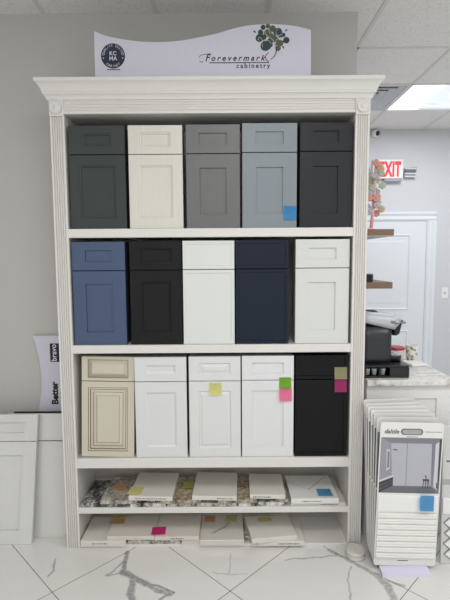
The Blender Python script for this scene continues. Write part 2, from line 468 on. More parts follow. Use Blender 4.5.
# crown moulding swept round three sides with mitred corners
cp = [(.0, 2.400), (.009, 2.402), (.010, 2.408), (.013, 2.416), (.019, 2.423), (.024, 2.426), (.024, 2.434), (.027, 2.436)]
for k in range(1, 9):
    a = PI/2*k/8
    cp.append((.027+.027*(.55*(1-math.cos(a))+.45*k/8), 2.436+.042*(.5*math.sin(a)+.5*k/8)))
cp += [(.054, 2.479), (.055, 2.481), (.055, 2.494), (.052, 2.496), (-.05, 2.496)]
bm = BM(); prev = None
for o_, z in cp:
    vs = [bm.verts.new(p) for p in ((-W-o_, BKY+.01, z), (-W-o_, -o_, z), (W+o_, -o_, z), (W+o_, BKY+.01, z))]
    if prev:
        for i in range(3): bm.faces.new((prev[i], prev[i+1], vs[i+1], vs[i]))
    prev = vs
bm.faces.new(prev)
mesh_obj('crown_moulding', bm, M_case, case)

# ------------------------------------------------------------------ cabinet samples
def sample(x0, x1, z0, z1, zs, style, rgb, label, row, dfx=.055, dfz=.036, fx=.055, fz=.055, rough=.4, grain=0.0, yf=.02, glaze=None, dark=.75, dstyle=None):
    x0 += .001; x1 -= .001
    t = thing('cabinet_sample', label, 'cabinet sample', ((x0+x1)/2, yf, z0), group=row)
    nm = 'sample_paint_%d_%d_%d' % rgb
    m = mat(nm, rgb, rough, var=.06 if grain else .02, scale=(90, 90, 3) if grain else (5, 5, 5), bump=grain, spec=.2 if sum(rgb) < 240 else .5)
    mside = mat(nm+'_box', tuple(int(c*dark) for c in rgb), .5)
    ms = [m, mat('glaze_brown', (116, 100, 74), .5)] if glaze else [m]
    w = x1-x0; h = z1-z0; sp = zs-z0
    dep = .11
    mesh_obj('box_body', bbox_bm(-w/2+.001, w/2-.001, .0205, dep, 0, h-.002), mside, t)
    mesh_obj('door_front', rings_front(w, sp-.0025, style_rings(style, fx, fz, sp), x0=-w/2, z0=.001), ms, t)
    mesh_obj('drawer_front', rings_front(w, h-sp-.0025, style_rings(dstyle or style, dfx, dfz, h-sp), x0=-w/2, z0=sp+.0025), ms, t)
    return t
R1 = 'cabinet samples on the top shelf'; R2 = 'cabinet samples on the middle shelf'; R3 = 'cabinet samples on the third shelf'
z0 = 1.756
sample(-.733, -.440, z0, 2.283, 2.136, 'step', (63, 68, 66), 'dark green-grey cabinet sample at the left end of the top shelf', R1, .07, .04, .052, .052, grain=.1)
sample(-.425, -.143, z0, 2.283, 2.136, 'step', (213, 210, 201), 'cream-white cabinet sample on the top shelf, the only pale one there', R1, .06, .035, .052, .052, grain=.1)
sample(-.127, .154, z0, 2.285, 2.138, 'shaker', (103, 105, 103), 'mid-grey wood-grained cabinet sample in the middle of the top shelf', R1, .066, .042, .07, .07, grain=.25)
sample(.164, .450, z0, 2.290, 2.142, 'shaker', (128, 137, 143), 'light blue-grey cabinet sample on the top shelf with a blue sticky note', R1, .07, .042, .072, .072)
sample(.463, .736, z0, 2.292, 2.146, 'shaker', (46, 48, 51), 'charcoal cabinet sample at the right end of the top shelf', R1, .07, .042, .072, .072, grain=.1)
z0 = 1.14
sample(-.737, -.455, z0, 1.690, 1.537, 'shaker', (63, 81, 111), 'medium blue cabinet sample at the left end of the middle shelf', R2, .07, .045, .068, .068)
sample(-.433, -.156, z0, 1.691, 1.538, 'step', (25, 25, 26), 'black wood-grained cabinet sample with a framed panel on the middle shelf', R2, .052, .036, .058, .058, grain=.2)
sample(-.152, .123, z0, 1.692, 1.540, 'slim', (216, 219, 216), 'white slim-framed cabinet sample in the middle of the middle shelf', R2, .016, .016, .016, .016)
sample(.127, .411, z0, 1.694, 1.542, 'slim', (25, 34, 49), 'navy cabinet sample on the middle shelf between two white ones', R2, .016, .016, .016, .016)
sample(.445, .732, z0, 1.696, 1.544, 'shaker', (210, 212, 208), 'white wide-framed cabinet sample at the right end of the middle shelf', R2, .07, .045, .072, .072)
z0 = .512
cream = sample(-.718, -.428, z0, 1.068, .932, 'antique', (200, 194, 176), 'cream glazed cabinet sample with ornate moulded panels at the left end', R3, .042, .020, .044, .040, glaze=True, dark=.9)
cream.rotation_euler = (-.04, .022, 0); cream.location.z += .0034; cream.location.x -= .005
sample(-.421, -.139, z0, 1.070, .935, 'bevel', (215, 217, 217), 'white cabinet sample right of the cream glazed one, bare of notes', R3, .058, .042, .056, .056)
sample(-.128, .154, z0, 1.072, .937, 'raised', (216, 217, 216), 'white raised-panel cabinet sample with a yellow sticky note', R3, .055, .036, .052, .052)
sample(.159, .442, z0, 1.074, .940, 'shaker', (218, 220, 220), 'white shaker cabinet sample with green and pink notes', R3, .055, .036, .055, .055)
sample(.449, .736, z0, 1.076, .942, 'slim', (14, 15, 17), 'plain black cabinet sample with tan and magenta notes at the right end', R3, .02, .02, .02, .02)

# ------------------------------------------------------------------ sticky notes
def note(c, w, h, rgb, label, flat=False, rz=0.0, lines=True, n=6, ry=0.0):
    """paper square, lower edge slightly curled. flat: lying on a slab; otherwise upright facing -y"""
    bm = BM(); N = n; rows = []
    for j in range(N+1):
        v = j/N
        curl = .006*(1-v)**3
        rows.append([bm.verts.new(((i/2-.5)*w, -curl-.0006, (v-.5)*h)) for i in range(3)])
    for j in range(N):
        for i in range(2): bm.faces.new((rows[j][i], rows[j][i+1], rows[j+1][i+1], rows[j+1][i]))
    bmesh.ops.solidify(bm, geom=bm.faces[:], thickness=.0003)
    nm = 'note_paper_%d_%d_%d_%d' % (*rgb, lines)
    if nm not in MC: MC[nm] = note_material(nm, rgb, lines)
    o = mesh_obj('sticky_note', bm, MC[nm], None, loc=c, rot=((-PI/2 if flat else 0), ry, rz))
    return tag(o, label, 'sticky note', 'sticky notes')
F0 = .0185
note((.414, F0, 1.833), .066, .072, (84, 172, 226), 'blue sticky note on the light blue-grey cabinet sample')
note((.016, F0, .895), .069, .066, (244, 242, 172), 'yellow sticky note on the white raised-panel cabinet sample')
note((.394, F0, .927), .064, .058, (146, 204, 66), 'lime green sticky note above the pink note on white cabinet sample')
note((.397, F0-.001, .862), .066, .070, (253, 152, 186), 'pink sticky note below the lime green note on white cabinet sample')
note((.694, F0, .978), .068, .066, (182, 177, 134), 'tan sticky note above the magenta note on black cabinet sample')
note((.694, F0-.001, .908), .066, .066, (188, 66, 132), 'magenta sticky note on the plain black cabinet sample', lines=False)

# ------------------------------------------------------------------ stone slabs on the two lowest shelves
stone = {
 'white': mat('white_quartz', (216, 212, 205), .3, var=.02, scale=(20, 20, 20)),
 'white2': mat('warm_white_quartz', (212, 206, 197), .3, var=.03, scale=(14, 14, 14)),
 'dark': granite('dark_speckled_granite', [(.36, (24, 25, 27)), (.46, (58, 59, 60)), (.53, (110, 111, 110)), (.59, (178, 178, 174)), (.67, (226, 225, 220))], 44),
 'grey': granite('grey_beige_granite', [(.36, (74, 70, 66)), (.44, (128, 122, 114)), (.52, (164, 158, 148)), (.60, (196, 190, 180)), (.68, (222, 216, 206))], 46),
 'tan': granite('tan_brown_granite', [(.36, (72, 60, 46)), (.44, (124, 110, 88)), (.52, (158, 146, 124)), (.60, (190, 180, 160)), (.68, (208, 202, 186))], 40),
 'bw': granite('black_and_white_granite', [(.38, (28, 28, 28)), (.45, (90, 90, 88)), (.50, (186, 185, 180)), (.60, (222, 220, 214)), (.68, (236, 234, 230))], 30),
 'pepper': granite('salt_and_pepper_granite', [(.38, (60, 58, 55)), (.46, (132, 130, 124)), (.54, (178, 175, 168)), (.62, (206, 203, 196)), (.7, (220, 218, 212))], 70),
}
def slab(cx, cy, z, w, d, th, m, label, rz=0.0, group=None, print_len=0.0, px=0.0, tilt=0.0):
    """polished sample slab, eased edges, front edge at local y=0; print = small dark label marks on its front edge"""
    t = thing('stone_slab', label, 'stone sample', (cx, cy, z), (tilt, 0, rz), group)
    mesh_obj('slab_body', bbox_bm(-w/2, w/2, 0, d, 0, th, bev=.0015), m, t)
    if print_len:
        bm = BM(); x = px-print_len/2
        while x < px+print_len/2:
            k = random.uniform(.003, .009); hgt = random.uniform(.004, .007)
            box(bm, x, x+k*.8, -.0006, .0004, th*.45-hgt/2, th*.45+hgt/2); x += k+.0025
        mesh_obj('edge_marks', bm, mat('faded_print', (86, 84, 82), .7), t)
    return t
SU = 'stone samples on the upper slab shelf'; SL = 'stone samples on the bottom shelf'
Z4 = .2312
# bottom layer of the upper slab shelf
slab(-.608, .012, Z4, .248, .27, .0205, stone['dark'], 'dark grey speckled granite slab at the left end of the slab shelf', group=SU)
slab(-.362, .010, Z4, .196, .27, .0205, stone['bw'], 'black and white granite slab under the yellow-noted white slab', group=SU)
slab(-.178, .012, Z4, .150, .27, .0205, stone['pepper'], 'beige speckled granite slab lying under the lime-noted tan slab', group=SU)
slab(.018, .010, Z4, .222, .27, .0205, stone['pepper'], 'speckled granite slab at the base below the middle white slab', group=SU)
slab(.268, .012, Z4, .256, .27, .0205, stone['bw'], 'black and white granite slab under the small white slab', group=SU)
slab(.578, .010, Z4, .300, .27, .0205, stone['white2'], 'pale slab with edge print lying beneath the blue-noted white slab', group=SU, print_len=.09, px=.06)
Z5 = Z4+.021
slab(-.523, .004, Z5, .203, .275, .0205, stone['grey'], 'grey-beige granite slab with an orange note, second from the left', group=SU)
slab(-.340, .020, Z5, .03, .25, .0205, stone['pepper'], 'narrow speckled granite strip under the yellow-noted white slab', group=SU)
slab(-.180, .004, Z5, .224, .28, .0205, stone['tan'], 'tan brown granite slab with a lime note between two white slabs', group=SU)
slab(.133, .006, Z5, .216, .275, .0205, stone['tan'], 'tan brown granite slab under the middle and small white slabs', group=SU)
slab(.379, .012, Z5, .070, .26, .0205, stone['grey'], 'narrow brown-grey granite slab left of the blue-noted white slab', group=SU)
Z6 = Z5+.021
slab(-.346, .001, Z6, .244, .28, .0245, stone['white'], 'white quartz slab with a yellow note on its left corner', rz=-.035, group=SU, print_len=.17, px=.0)
slab(.006, .000, Z6, .246, .28, .0245, stone['white'], 'middle white quartz slab on the slab shelf, no note', rz=-.04, group=SU, print_len=.09, px=.06)
slab(.300, .012, Z6, .196, .245, .0245, stone['white'], 'smallest white quartz slab, between the middle slab and blue-noted slab', rz=-.03, group=SU, print_len=.10, px=-.03)
slab(.560, -.004, Z4+.0215, .262, .265, .030, slab_vein_material('white_quartz_grey_veins', [((-.02, .10), (.10, .24), .004, .6), ((-.13, .2), (-.02, .10), .003, .4)], (222, 222, 218)),
     'white veined quartz slab with a blue note at the right end', rz=.0, group=SU, print_len=.10, px=-.02)
# bottom shelf
ZB = .0185
slab(-.611, -.010, ZB, .250, .235, .030, stone['white'], 'white slab at the left end of the bottom shelf', group=SL, print_len=.08, px=-.02)
slab(-.330, .004, ZB, .290, .22, .026, stone['pepper'], 'speckled granite slab beneath the pink-noted white slab', group=SL)
slab(-.1265, .000, ZB, .104, .22, .026, stone['white2'], 'small pale slab beneath the right end of the pink-noted slab', group=SL)
ZC = ZB+.0305
slab(-.460, -.004, ZC, .264, .215, .0215, stone['white2'], 'white slab with yellow and orange notes at its back corner', group=SL)
slab(-.203, -.010, ZC, .246, .22, .0215, stone['white2'], 'white slab with a bright pink note on the bottom shelf', group=SL, print_len=.07, px=-.0)
slab(.046, -.012, ZB, .244, .26, .032, slab_vein_material('white_marble_slab', [((-.045, .07), (.02, .13), .009, .75), ((.02, .13), (.08, .24), .006, .6), ((-.06, .06), (-.02, .09), .006, .6)], (208, 203, 194)),
     'marble-veined white slab with orange and yellow notes on the bottom shelf', group=SL)
slab(.205, .03, ZB, .06, .20, .026, stone['grey'], 'narrow grey granite slab right of the marble-veined slab', group=SL)
slab(.374, -.018, ZB, .256, .22, .026, stone['white'], 'flat white slab underneath the tilted slab on the bottom shelf', group=SL, print_len=.12, px=.04)
slab(.336, -.022, ZB+.0265, .256, .22, .026, stone['white'], 'white slab turned askew with a yellow note on the bottom shelf', rz=.13, group=SL)
# notes on the slabs
note((-.545, .150, Z5+.0205), .07, .075, (246, 196, 140), 'orange sticky note on the grey-beige granite slab', flat=True, lines=False)
note((-.437, .062, Z6+.0245), .078, .09, (250, 246, 170), 'yellow sticky note on the corner of the left white slab', flat=True, lines=False, rz=-.05)
note((-.150, .165, Z5+.0205), .064, .085, (214, 228, 118), 'lime sticky note on the tan brown granite slab', flat=True, lines=False)
note((.624, .058, Z4+.0515), .080, .085, (108, 182, 226), 'blue sticky note on the white veined slab at right end', flat=True, lines=False)
note((-.560, .188, ZC+.0215), .085, .05, (246, 232, 165), 'yellow note at the back of the left bottom-shelf slabs', flat=True, lines=False)
note((-.566, .135, ZC+.0222), .085, .055, (244, 200, 146), 'orange note at the back of the left bottom-shelf slabs', flat=True, lines=False)
note((-.310, .043, ZC+.0215), .078, .080, (238, 64, 152), 'bright pink sticky note on the bottom-shelf white slab', flat=True, lines=False, rz=.06)
note((-.026, .190, ZB+.032), .062, .072, (246, 196, 146), 'orange note on the marble-veined bottom-shelf slab', flat=True, lines=False)
note((.100, .190, ZB+.032), .066, .072, (240, 236, 172), 'yellow note on the marble-veined bottom-shelf slab', flat=True, lines=False)
note((.296, .150, ZB+.0525), .080, .06, (246, 240, 165), 'yellow note on the askew white bottom-shelf slab', flat=True, lines=False, rz=.1)

# ------------------------------------------------------------------ sign on top of the bookcase
sgn = thing('header_sign', 'wavy-topped white sign with green tree emblem standing on the bookcase', 'sign', (0, .02, 2.4965))
top = [(-.581, 2.745), (-.526, 2.723), (-.471, 2.711), (-.416, 2.701), (-.345, 2.693), (-.274, 2.69), (-.198, 2.692), (-.122, 2.699), (-.046, 2.713), (.029, 2.727), (.105, 2.748), (.181, 2.765), (.257, 2.772), (.332, 2.773), (.433, 2.763), (.514, 2.743)]
def catmull(pts, n=4):
    out = []
    for i in range(len(pts)-1):
        p0, p1, p2, p3 = pts[max(i-1, 0)], pts[i], pts[i+1], pts[min(i+2, len(pts)-1)]
        for k in range(n):
            t_ = k/n
            out.append(tuple(.5*((2*p1[q])+(-p0[q]+p2[q])*t_+(2*p0[q]-5*p1[q]+4*p2[q]-p3[q])*t_**2+(-p0[q]+3*p1[q]-3*p2[q]+p3[q])*t_**3) for q in (0, 1)))
    out.append(pts[-1]); return out
BZ = 2.4965
outl = [(x, z-BZ) for x, z in catmull(top)] + [(.516, 0), (-.583, 0)]
mesh_obj('sign_board', prism(BM(), outl, 'y', 0, .012), [M_sign], sgn)
M_fm = mat('dark_brown_print', (40, 28, 38), .6)
YS = -.0008
def put(x, z): return Matrix.Translation((x, YS, z-BZ))
bm = text_bm('F', .048, shear=.3, offset=.0006, M=put(-.012, 2.5965), depth=.0003)
# swash on the F and the k
tube(bm, [(-.052, YS, 2.612-BZ), (-.047, YS, 2.6235-BZ), (-.034, YS, 2.6275-BZ), (-.015, YS, 2.629-BZ), (.006, YS, 2.632-BZ)], .0012, 6)
tube(bm, [(-.032, YS, 2.594-BZ), (-.043, YS, 2.591-BZ), (-.05, YS, 2.596-BZ)], .0012, 6)
mesh_obj('initial_letter', bm, M_fm, sgn)
mesh_obj('brand_lettering', text_bm('orevermark', .038, shear=.32, spacing=1.52, offset=.0008, align='LEFT', M=put(.007, 2.5975), depth=.0003), M_fm, sgn)
mesh_obj('underline', bbox_bm(.0, .303, YS-.0003, YS+.0008, 2.5855-BZ, 2.5895-BZ), M_fm, sgn)
mesh_obj('lower_lettering', text_bm('cabinetry', .033, spacing=1.36, offset=.0006, align='CENTER', M=put(.222, 2.5615), depth=.0003), M_fm, sgn)
# tree emblem: leafy round clusters (pixel layout of the print turned into discs), pale scrolls, curved trunk
M_g1 = mat('print_deep_green', (40, 66, 58), .6); M_g2 = mat('print_olive_green', (82, 90, 62), .6); M_g3 = mat('print_dark_plum', (52, 44, 62), .6)
discs = [(165, 118, 22, 0), (208, 108, 20, 1), (250, 130, 28, 1), (142, 162, 24, 0), (130, 210, 33, 0), (205, 165, 34, 1), (168, 205, 26, 0), (300, 158, 35, 0), (346, 186, 20, 0), (322, 185, 24, 0), (185, 278, 44, 0),
         (222, 245, 28, 0), (258, 215, 32, 1), (318, 255, 28, 1), (300, 298, 24, 1), (374, 230, 28, 2), (352, 238, 12, 2), (235, 195, 26, 1), (285, 225, 22, 1), (215, 290, 18, 0), (230, 268, 22, 0), (282, 262, 14, 1), (275, 165, 18, 0)]
sc_ = (.5/90)*.00506*1.0
cx0, cz0 = .3175, 2.706
def em(px, py): return (cx0+(px-245)*.000562, cz0-(py-210)*.000562-BZ)
fol = BM()
def disc(bm, px, py, r, mi, lift=0):
    x, z = em(px, py); r *= .000562
    lathe(bm, [(r, 0), (r, -.0008-lift)], (x, YS+.0008, z), 20, 'y', mi)
for px, py, r, mi in discs: disc(fol, px, py, r, mi, lift=.00004*discs.index((px, py, r, mi)))
for (px, py, dx, dy) in ((88, 155, 1, .8), (372, 145, -1, .6), (345, 290, -.6, -1)):
    x, z = em(px, py); s_ = .000562*13
    prism(fol, [(x-s_*dx, z+s_*dy), (x+s_*.5*dy, z+s_*.5*dx), (x+s_*dx, z-s_*dy), (x-s_*.5*dy, z-s_*.5*dx)], 'y', YS, YS+.0008, 2)
em_o = mesh_obj('tree_emblem', fol, [M_g1, M_g2, M_g3], sgn)
bm = BM()
def scroll(pts, r=.0011):
    tube(bm, [(em(*p)[0], YS-.0009, em(*p)[1]) for p in catmull(pts, 5)], r, 6)
scroll([(272, 275), (262, 240), (225, 205), (190, 180), (182, 150), (205, 135), (225, 155), (222, 175)])
scroll([(276, 270), (280, 235), (300, 215), (340, 205), (360, 195)])
scroll([(240, 265), (215, 235), (180, 225), (155, 250), (160, 290)])
scroll([(160, 235), (150, 215), (130, 205), (118, 218), (130, 228)])
scroll([(300, 130), (280, 155), (285, 180), (310, 190), (335, 175)])
mesh_obj('pale_scrolls', bm, M_sign, em_o)
bm = BM()
tube(bm, [(em(*p)[0], YS, em(*p)[1]) for p in catmull([(280, 285), (284, 325), (268, 365), (232, 396)], 5)], .0032, 8, r2=.0014)
tube(bm, [(em(*p)[0], YS, em(*p)[1]) for p in catmull([(212, 335), (188, 365), (190, 390), (214, 414)], 5)], .0016, 8)
mesh_obj('tree_trunk', bm, M_fm, em_o)
# round seal
M_navy = mat('print_navy', (34, 40, 62), .6)
SX, SZ, SR = -.4885, 2.624, .061
seal = mesh_obj('round_seal', lathe(BM(), [(SR, 0), (SR, -.0006)], (SX, YS+.0006, SZ-BZ), 48, 'y'), M_navy, sgn)
bm = BM()
def ring_text(s, r, a_mid, step, size, flip=False):
    n = len(s)
    for i, ch in enumerate(s):
        if ch == ' ': continue
        a = a_mid-(i-(n-1)/2)*step*(-1 if flip else 1)
        x, z = SX+r*math.cos(a), SZ-BZ+r*math.sin(a)
        rot = (a-PI/2) if not flip else (a+PI/2)
        text_bm(ch, size, M=Matrix.Translation((x, YS-.0006, z)) @ Matrix.Rotation(-rot, 4, 'Y'), bm=bm, depth=.0002)
ring_text('QUALITY TESTED', .044, PI/2, .215, .0165)
ring_text('CABINET', .055, -PI/2, .215, .0165, flip=True)
for s, zz in (('KC', SZ+.003), ('MA', SZ-.0215)):
    text_bm(s, .027, offset=.0006, spacing=1.05, M=Matrix.Translation((SX, YS-.0006, zz-BZ)), bm=bm, depth=.0002)
for a in (PI*1.07, -PI*.07):
    lathe(bm, [(.003, 0), (.003, -.0004)], (SX+.05*math.cos(a), YS-.0004, SZ-BZ+.05*math.sin(a)), 10, 'y')
mesh_obj('seal_lettering', bm, mat('print_pale', (206, 206, 220), .6), seal)
bm = BM(); x = SX-.032
while x < SX+.03:
    k = random.uniform(.003, .006); box(bm, x, x+k, YS-.0002, YS+.0006, 2.5555-BZ, 2.5605-BZ); x += k+.0015
mesh_obj('small_print', bm, M_ink, sgn)

# ------------------------------------------------------------------ second sign, standing on end behind the panels
s2 = thing('upright_sign', 'white wavy-edged sign stood on end against the wall behind white cabinet fronts', 'sign', (-.965, .35, 0))
edge = [(-.136, 1.136), (-.126, 1.10), (-.113, 1.045), (-.102, .985), (-.096, .92), (-.094, .86), (-.097, .80), (-.104, .75), (-.113, .70), (-.121, .654), (-.13, .58), (-.138, .48), (-.14, .36), (-.135, .26), (-.122, .14), (-.108, .02)]
o2 = [(.142, .02), (.142, 1.139)] + catmull(edge)
mesh_obj('sign_board', prism(BM(), o2, 'y', -.006, .006), M_sign, s2)
def rot_text(x, z): return Matrix.Translation((x, -.0068, z)) @ Matrix.Rotation(-PI/2, 4, 'Y')
bx_ = mesh_obj('black_badge', bbox_bm(-.034, .030, -.0068, -.0055, .975, 1.089), M_ink, s2)
mesh_obj('badge_lettering', text_bm('bravo', .046, offset=.001, M=rot_text(.004, 1.032)@Matrix.Translation((0, -.0006, 0)), depth=.0003), M_sign, bx_)
bm = text_bm('Better', .056, offset=.0024, spacing=.98, align='LEFT', M=rot_text(.004, .708), depth=.0004)
mesh_obj('bold_lettering', bm, M_ink, s2)
mesh_obj('second_lettering', text_bm('Homes', .056, offset=.0024, spacing=.98, align='LEFT', M=rot_text(.060, .745), depth=.0004), M_ink, s2)

# ------------------------------------------------------------------ white panels leaning on the wall, bottom left
def lean(y0, y1, h): return -math.atan2(y1-y0, h)
M_pan = mat('satin_white_panel', (212, 212, 208), .42, var=.015)
pan = thing('cabinet_face_sample', 'white shaker drawer-and-door front leaning on the wall, furthest left', 'cabinet sample', (-1.028, .035, .001), (lean(.035, .20, .70), 0, 0))
H = .715; wP = .46
bm = rings_front(wP, .56, [(.075, .075, 0, 0), (.0755, .0755, .013, 0)], thick=.02, x0=-wP, z0=0)
mesh_obj('door_front', bm, M_pan, pan)
bm = rings_front(wP, H-.563, [(.075, .045, 0, 0), (.0755, .0455, .013, 0)], thick=.02, x0=-wP, z0=.563)
mesh_obj('drawer_front', bm, M_pan, pan)
pan = thing('cabinet_face_sample', 'plain white slim-edged front leaning between shaker front and bookcase', 'cabinet sample', (-.826, .100, .001), (lean(.10, .235, .70), 0, .0))
H = .70; wP = .40
mesh_obj('door_front', rings_front(wP, .540, [(.012, .012, 0, 0), (.013, .013, .003, 0)], thick=.02, x0=-wP, z0=0), M_pan, pan)
mesh_obj('drawer_front', rings_front(wP, H-.545, [(.012, .012, 0, 0), (.013, .013, .003, 0)], thick=.02, x0=-wP, z0=.545), M_pan, pan)
o = mesh_obj('shadow_gap_board', bbox_bm(-.38, 0, 0, .012, 0, .694, bev=.001), M_black, None, loc=(-.826, .165, .001), rot=(lean(.165, .28, .70), 0, 0))  # added board: its dark top edge stands in for shadow between the panel tops
tag(o, 'added dark board standing in for the shadow gap behind the white leaning fronts', 'board')

# ------------------------------------------------------------------ tile display boards
SB = 'tile display boards in the rack'
M_bd = mat('white_display_board', (226, 225, 221), .45); M_bdk = mat('grey_board_edge', (84, 84, 83), .6)
tops = [(.846, -.183, .317), (.840, -.142, .312), (.834, -.114, .316), (.823, -.098, .307), (.812, -.080, .304), (.806, -.062, .290), (.806, -.030, .272)]
M_pr = [mat('print_wall_grey', (146, 146, 155), .4), mat('print_light_grey', (176, 176, 185), .4), mat('print_floor_grey', (104, 104, 109), .4), mat('print_dark_grey', (62, 58, 62), .4), mat('print_mid_grey', (124, 124, 132), .4), mat('print_white', (198, 198, 205), .4)]
LB = .765
txts = ['frontmost tile display board with a bathroom picture and ridged tiles', 'white tile display board directly behind the bathroom-picture board', 'third tile display board from the front of the rack',
        'fourth tile display board from the front, middle of the rack', 'fifth tile display board from the front of the rack', 'sixth tile display board, next to the rearmost one', 'rearmost and narrowest tile display board in the rack']
for i, (xl, yt, wb) in enumerate(tops):
    zt = .78+.011*i; yb = -.188+.018*i; zb = .026+.006*i
    ln = math.hypot(yt-yb, zt-zb)
    xb = .825; roll = math.atan2(xl-xb, .76)
    t = thing('display_board', txts[i], 'display board', (xb, yb, zb), (-math.atan2(yt-yb, zt-zb), roll, 0), SB)
    bm = BM()
    r = .012; out = []
    for cx, cz, a0 in ((wb-r, ln-r, 0), (r, ln-r, PI/2), (r, r, PI), (wb-r, r, 1.5*PI)):
        for k in range(5):
            a = a0+PI/2*k/4; out.append((cx+r*math.cos(a), cz+r*math.sin(a)))
    prism(bm, out, 'y', 0, .004, 0)
    mesh_obj('face_panel', bm, M_bd, t)
    mesh_obj('backing', prism(BM(), [(wb/2+(x-wb/2)*.985, ln/2+(z-ln/2)*.995) for x, z in out], 'y', .0042, .010), M_bdk, t)
    if i:
        gz = 92+(i*37) % 60
        mesh_obj('printed_picture', bbox_bm(.005, wb-.005, -.0008, .0005, ln-.366, ln-.078), mat('print_tone_%d' % gz, (gz, gz, gz+3), .4), t)
        gt = 112+(i*53) % 70
        mesh_obj('tile_field', bbox_bm(.005, wb-.005, -.0035, .0005, .03, ln-.378, bev=.001), mat('tile_tone_%d' % gt, (gt, gt-2, gt-6), .35), t)
        continue
    # oval hand hole with dark lip
    bm = BM(); hw, hh = .056, .0165; op = []
    for k in range(24):
        a = 2*PI*k/24; op.append((wb*.50+(hw-hh)*(1 if math.cos(a) > 0 else -1)+hh*math.cos(a), ln-.047+hh*math.sin(a)))
    prism(bm, op, 'y', -.0012, .0005)
    hh_o = mesh_obj('hand_hole', bm, mat('hole_grey', (118, 118, 120), .4), t)
    bm = BM(); ip = [(wb*.50+(x-wb*.50)*.84, (z-(ln-.047))*.66+ln-.047) for x, z in op]
    prism(bm, ip, 'y', -.0018, -.0011); mesh_obj('hole_inset', bm, mat('hole_pale', (164, 164, 166), .4), hh_o)
    mesh_obj('brand_lettering', text_bm('daltile', .031, shear=.25, offset=.0006, spacing=1.0, M=Matrix.Translation((.056, -.0006, ln-.057)), depth=.0004), mat('print_grey', (92, 92, 96), .6), t)
    for xs, xe, zz in ((.225, .305, ln-.048), (.135, .185, ln-.074)):
        x = xs; bm = BM()
        while x < xe:
            k = random.uniform(.003, .007); box(bm, x, x+k, -.0006, .0005, zz, zz+.003); x += k+.0025
        mesh_obj('small_print', bm, mat('print_grey', (92, 92, 96), .6), t)
    # printed bathroom picture
    pw, ph = wb-.012, .288; pz = ln-.078
    bm = BM()
    def pp(u, v, l=0): return (.006+u*pw, -.0006-.00015*l, pz-v*ph)
    def pg(pts, mi, l=0): poly(bm, [pp(u, v, l) for u, v in pts], mi)
    pg([(0, 0), (1, 0), (1, 1), (0, 1)], 0)
    pg([(0, 0), (1, 0), (.84, .10), (.17, .10)], 4, 1)
    pg([(.17, .10), (.84, .10), (.86, .87), (.21, .87)], 1, 1)
    pg([(.43, .10), (.44, .10), (.45, .87), (.44, .87)], 4, 2)
    pg([(.21, .87), (.86, .87), (1, 1), (0, 1)], 2, 1)
    pg([(0, .05), (.17, .10), (.21, .72), (0, .80)], 0, 1)
    pg([(.10, .20), (.155, .23), (.165, .56), (.11, .60)], 5, 2)
    pg([(.115, .24), (.15, .26), (.155, .53), (.12, .56)], 4, 3)
    pg([(0, .77), (.23, .67), (.23, .71), (0, .81)], 5, 2)
    pg([(0, .81), (.23, .71), (.23, .87), (0, 1)], 3, 2)
    for dv in (.06, .12): pg([(0, .81+dv*1.1), (.23, .71+dv*.85), (.23, .715+dv*.85), (0, .818+dv*1.1)], 4, 3)
    pg([(.205, .205), (.275, .212), (.275, .232), (.205, .222)], 3, 3)
    pg([(.84, .10), (1, 0), (1, 1), (.86, .87)], 4, 1)
    pg([(.90, .10), (.96, .06), (.965, .93), (.90, .88)], 5, 2)
    pg([(.965, .03), (1, 0), (1, .3), (.985, .9), (.965, .93)], 3, 2)
    pg([(.72, .74), (.83, .74), (.83, .77), (.72, .77)], 3, 3)
    for a_, b_ in ((.735, .715), (.76, .765), (.79, .80), (.81, .835)): pg([(a_, .77), (a_+.014, .77), (b_+.012, .91), (b_, .91)], 3, 3)
    pg([(.755, .67), (.775, .67), (.785, .74), (.77, .74)], 3, 3)
    pg([(.94, .80), (.955, .80), (.965, .90), (.95, .90)], 3, 3)
    mesh_obj('printed_picture', bm, M_pr, t)
    # plain white strip tile then ridged tile field
    mesh_obj('strip_tile', bbox_bm(.004, wb-.008, -.006, .0005, ln-.465, ln-.378, bev=.002), M_white, t)
    bm = BM(); z = .04; k = 0; z1 = ln-.470
    hs = (z1-z)/8
    for k in range(8):
        pr = [(0, 0), (-.007, .003), (-.009, hs*.35), (-.006, hs*.52), (-.009, hs*.62), (-.007, hs-.002), (0, hs)]
        prism(bm, [(a_, z+b_) for a_, b_ in pr], 'x', .008, wb-.010); z += hs
    mesh_obj('ridged_tile', bm, mat('gloss_white_tile', (230, 229, 224), .25), t)
    mesh_obj('edge_print', bbox_bm(.12, .175, -.0008, .0005, .026, .029), M_dark, t)
    front = t
note((1.080, -.2045, .366), .070, .078, (112, 184, 230), 'blue sticky note on the frontmost tile display board', ry=.04)
# rack holding the boards
t = thing('display_rack', 'low rack with lavender front strip holding the tile boards', 'rack', (.995, -.12, 0))
bm = BM(); prism(bm, [(-.125, 0), (-.118, .020), (-.090, .026), (-.070, .024), (-.070, 0)], 'x', -.142, .100)
mesh_obj('front_strip', bm, mat('lavender_foam', (214, 208, 228), .6), t)
bm = BM()
prism(bm, [(-.07, 0), (-.07, .020), (.07, .055), (.07, 0)], 'x', -.140, .105)
mesh_obj('base', bm, M_bdk, t)
bm = BM()
for x in (-.10, .10): box(bm, x-.01, x+.01, .085, .098, .06, .60)
box(bm, -.10, .10, .086, .097, .56, .58)
mesh_obj('rear_upright', bm, M_bdk, t)

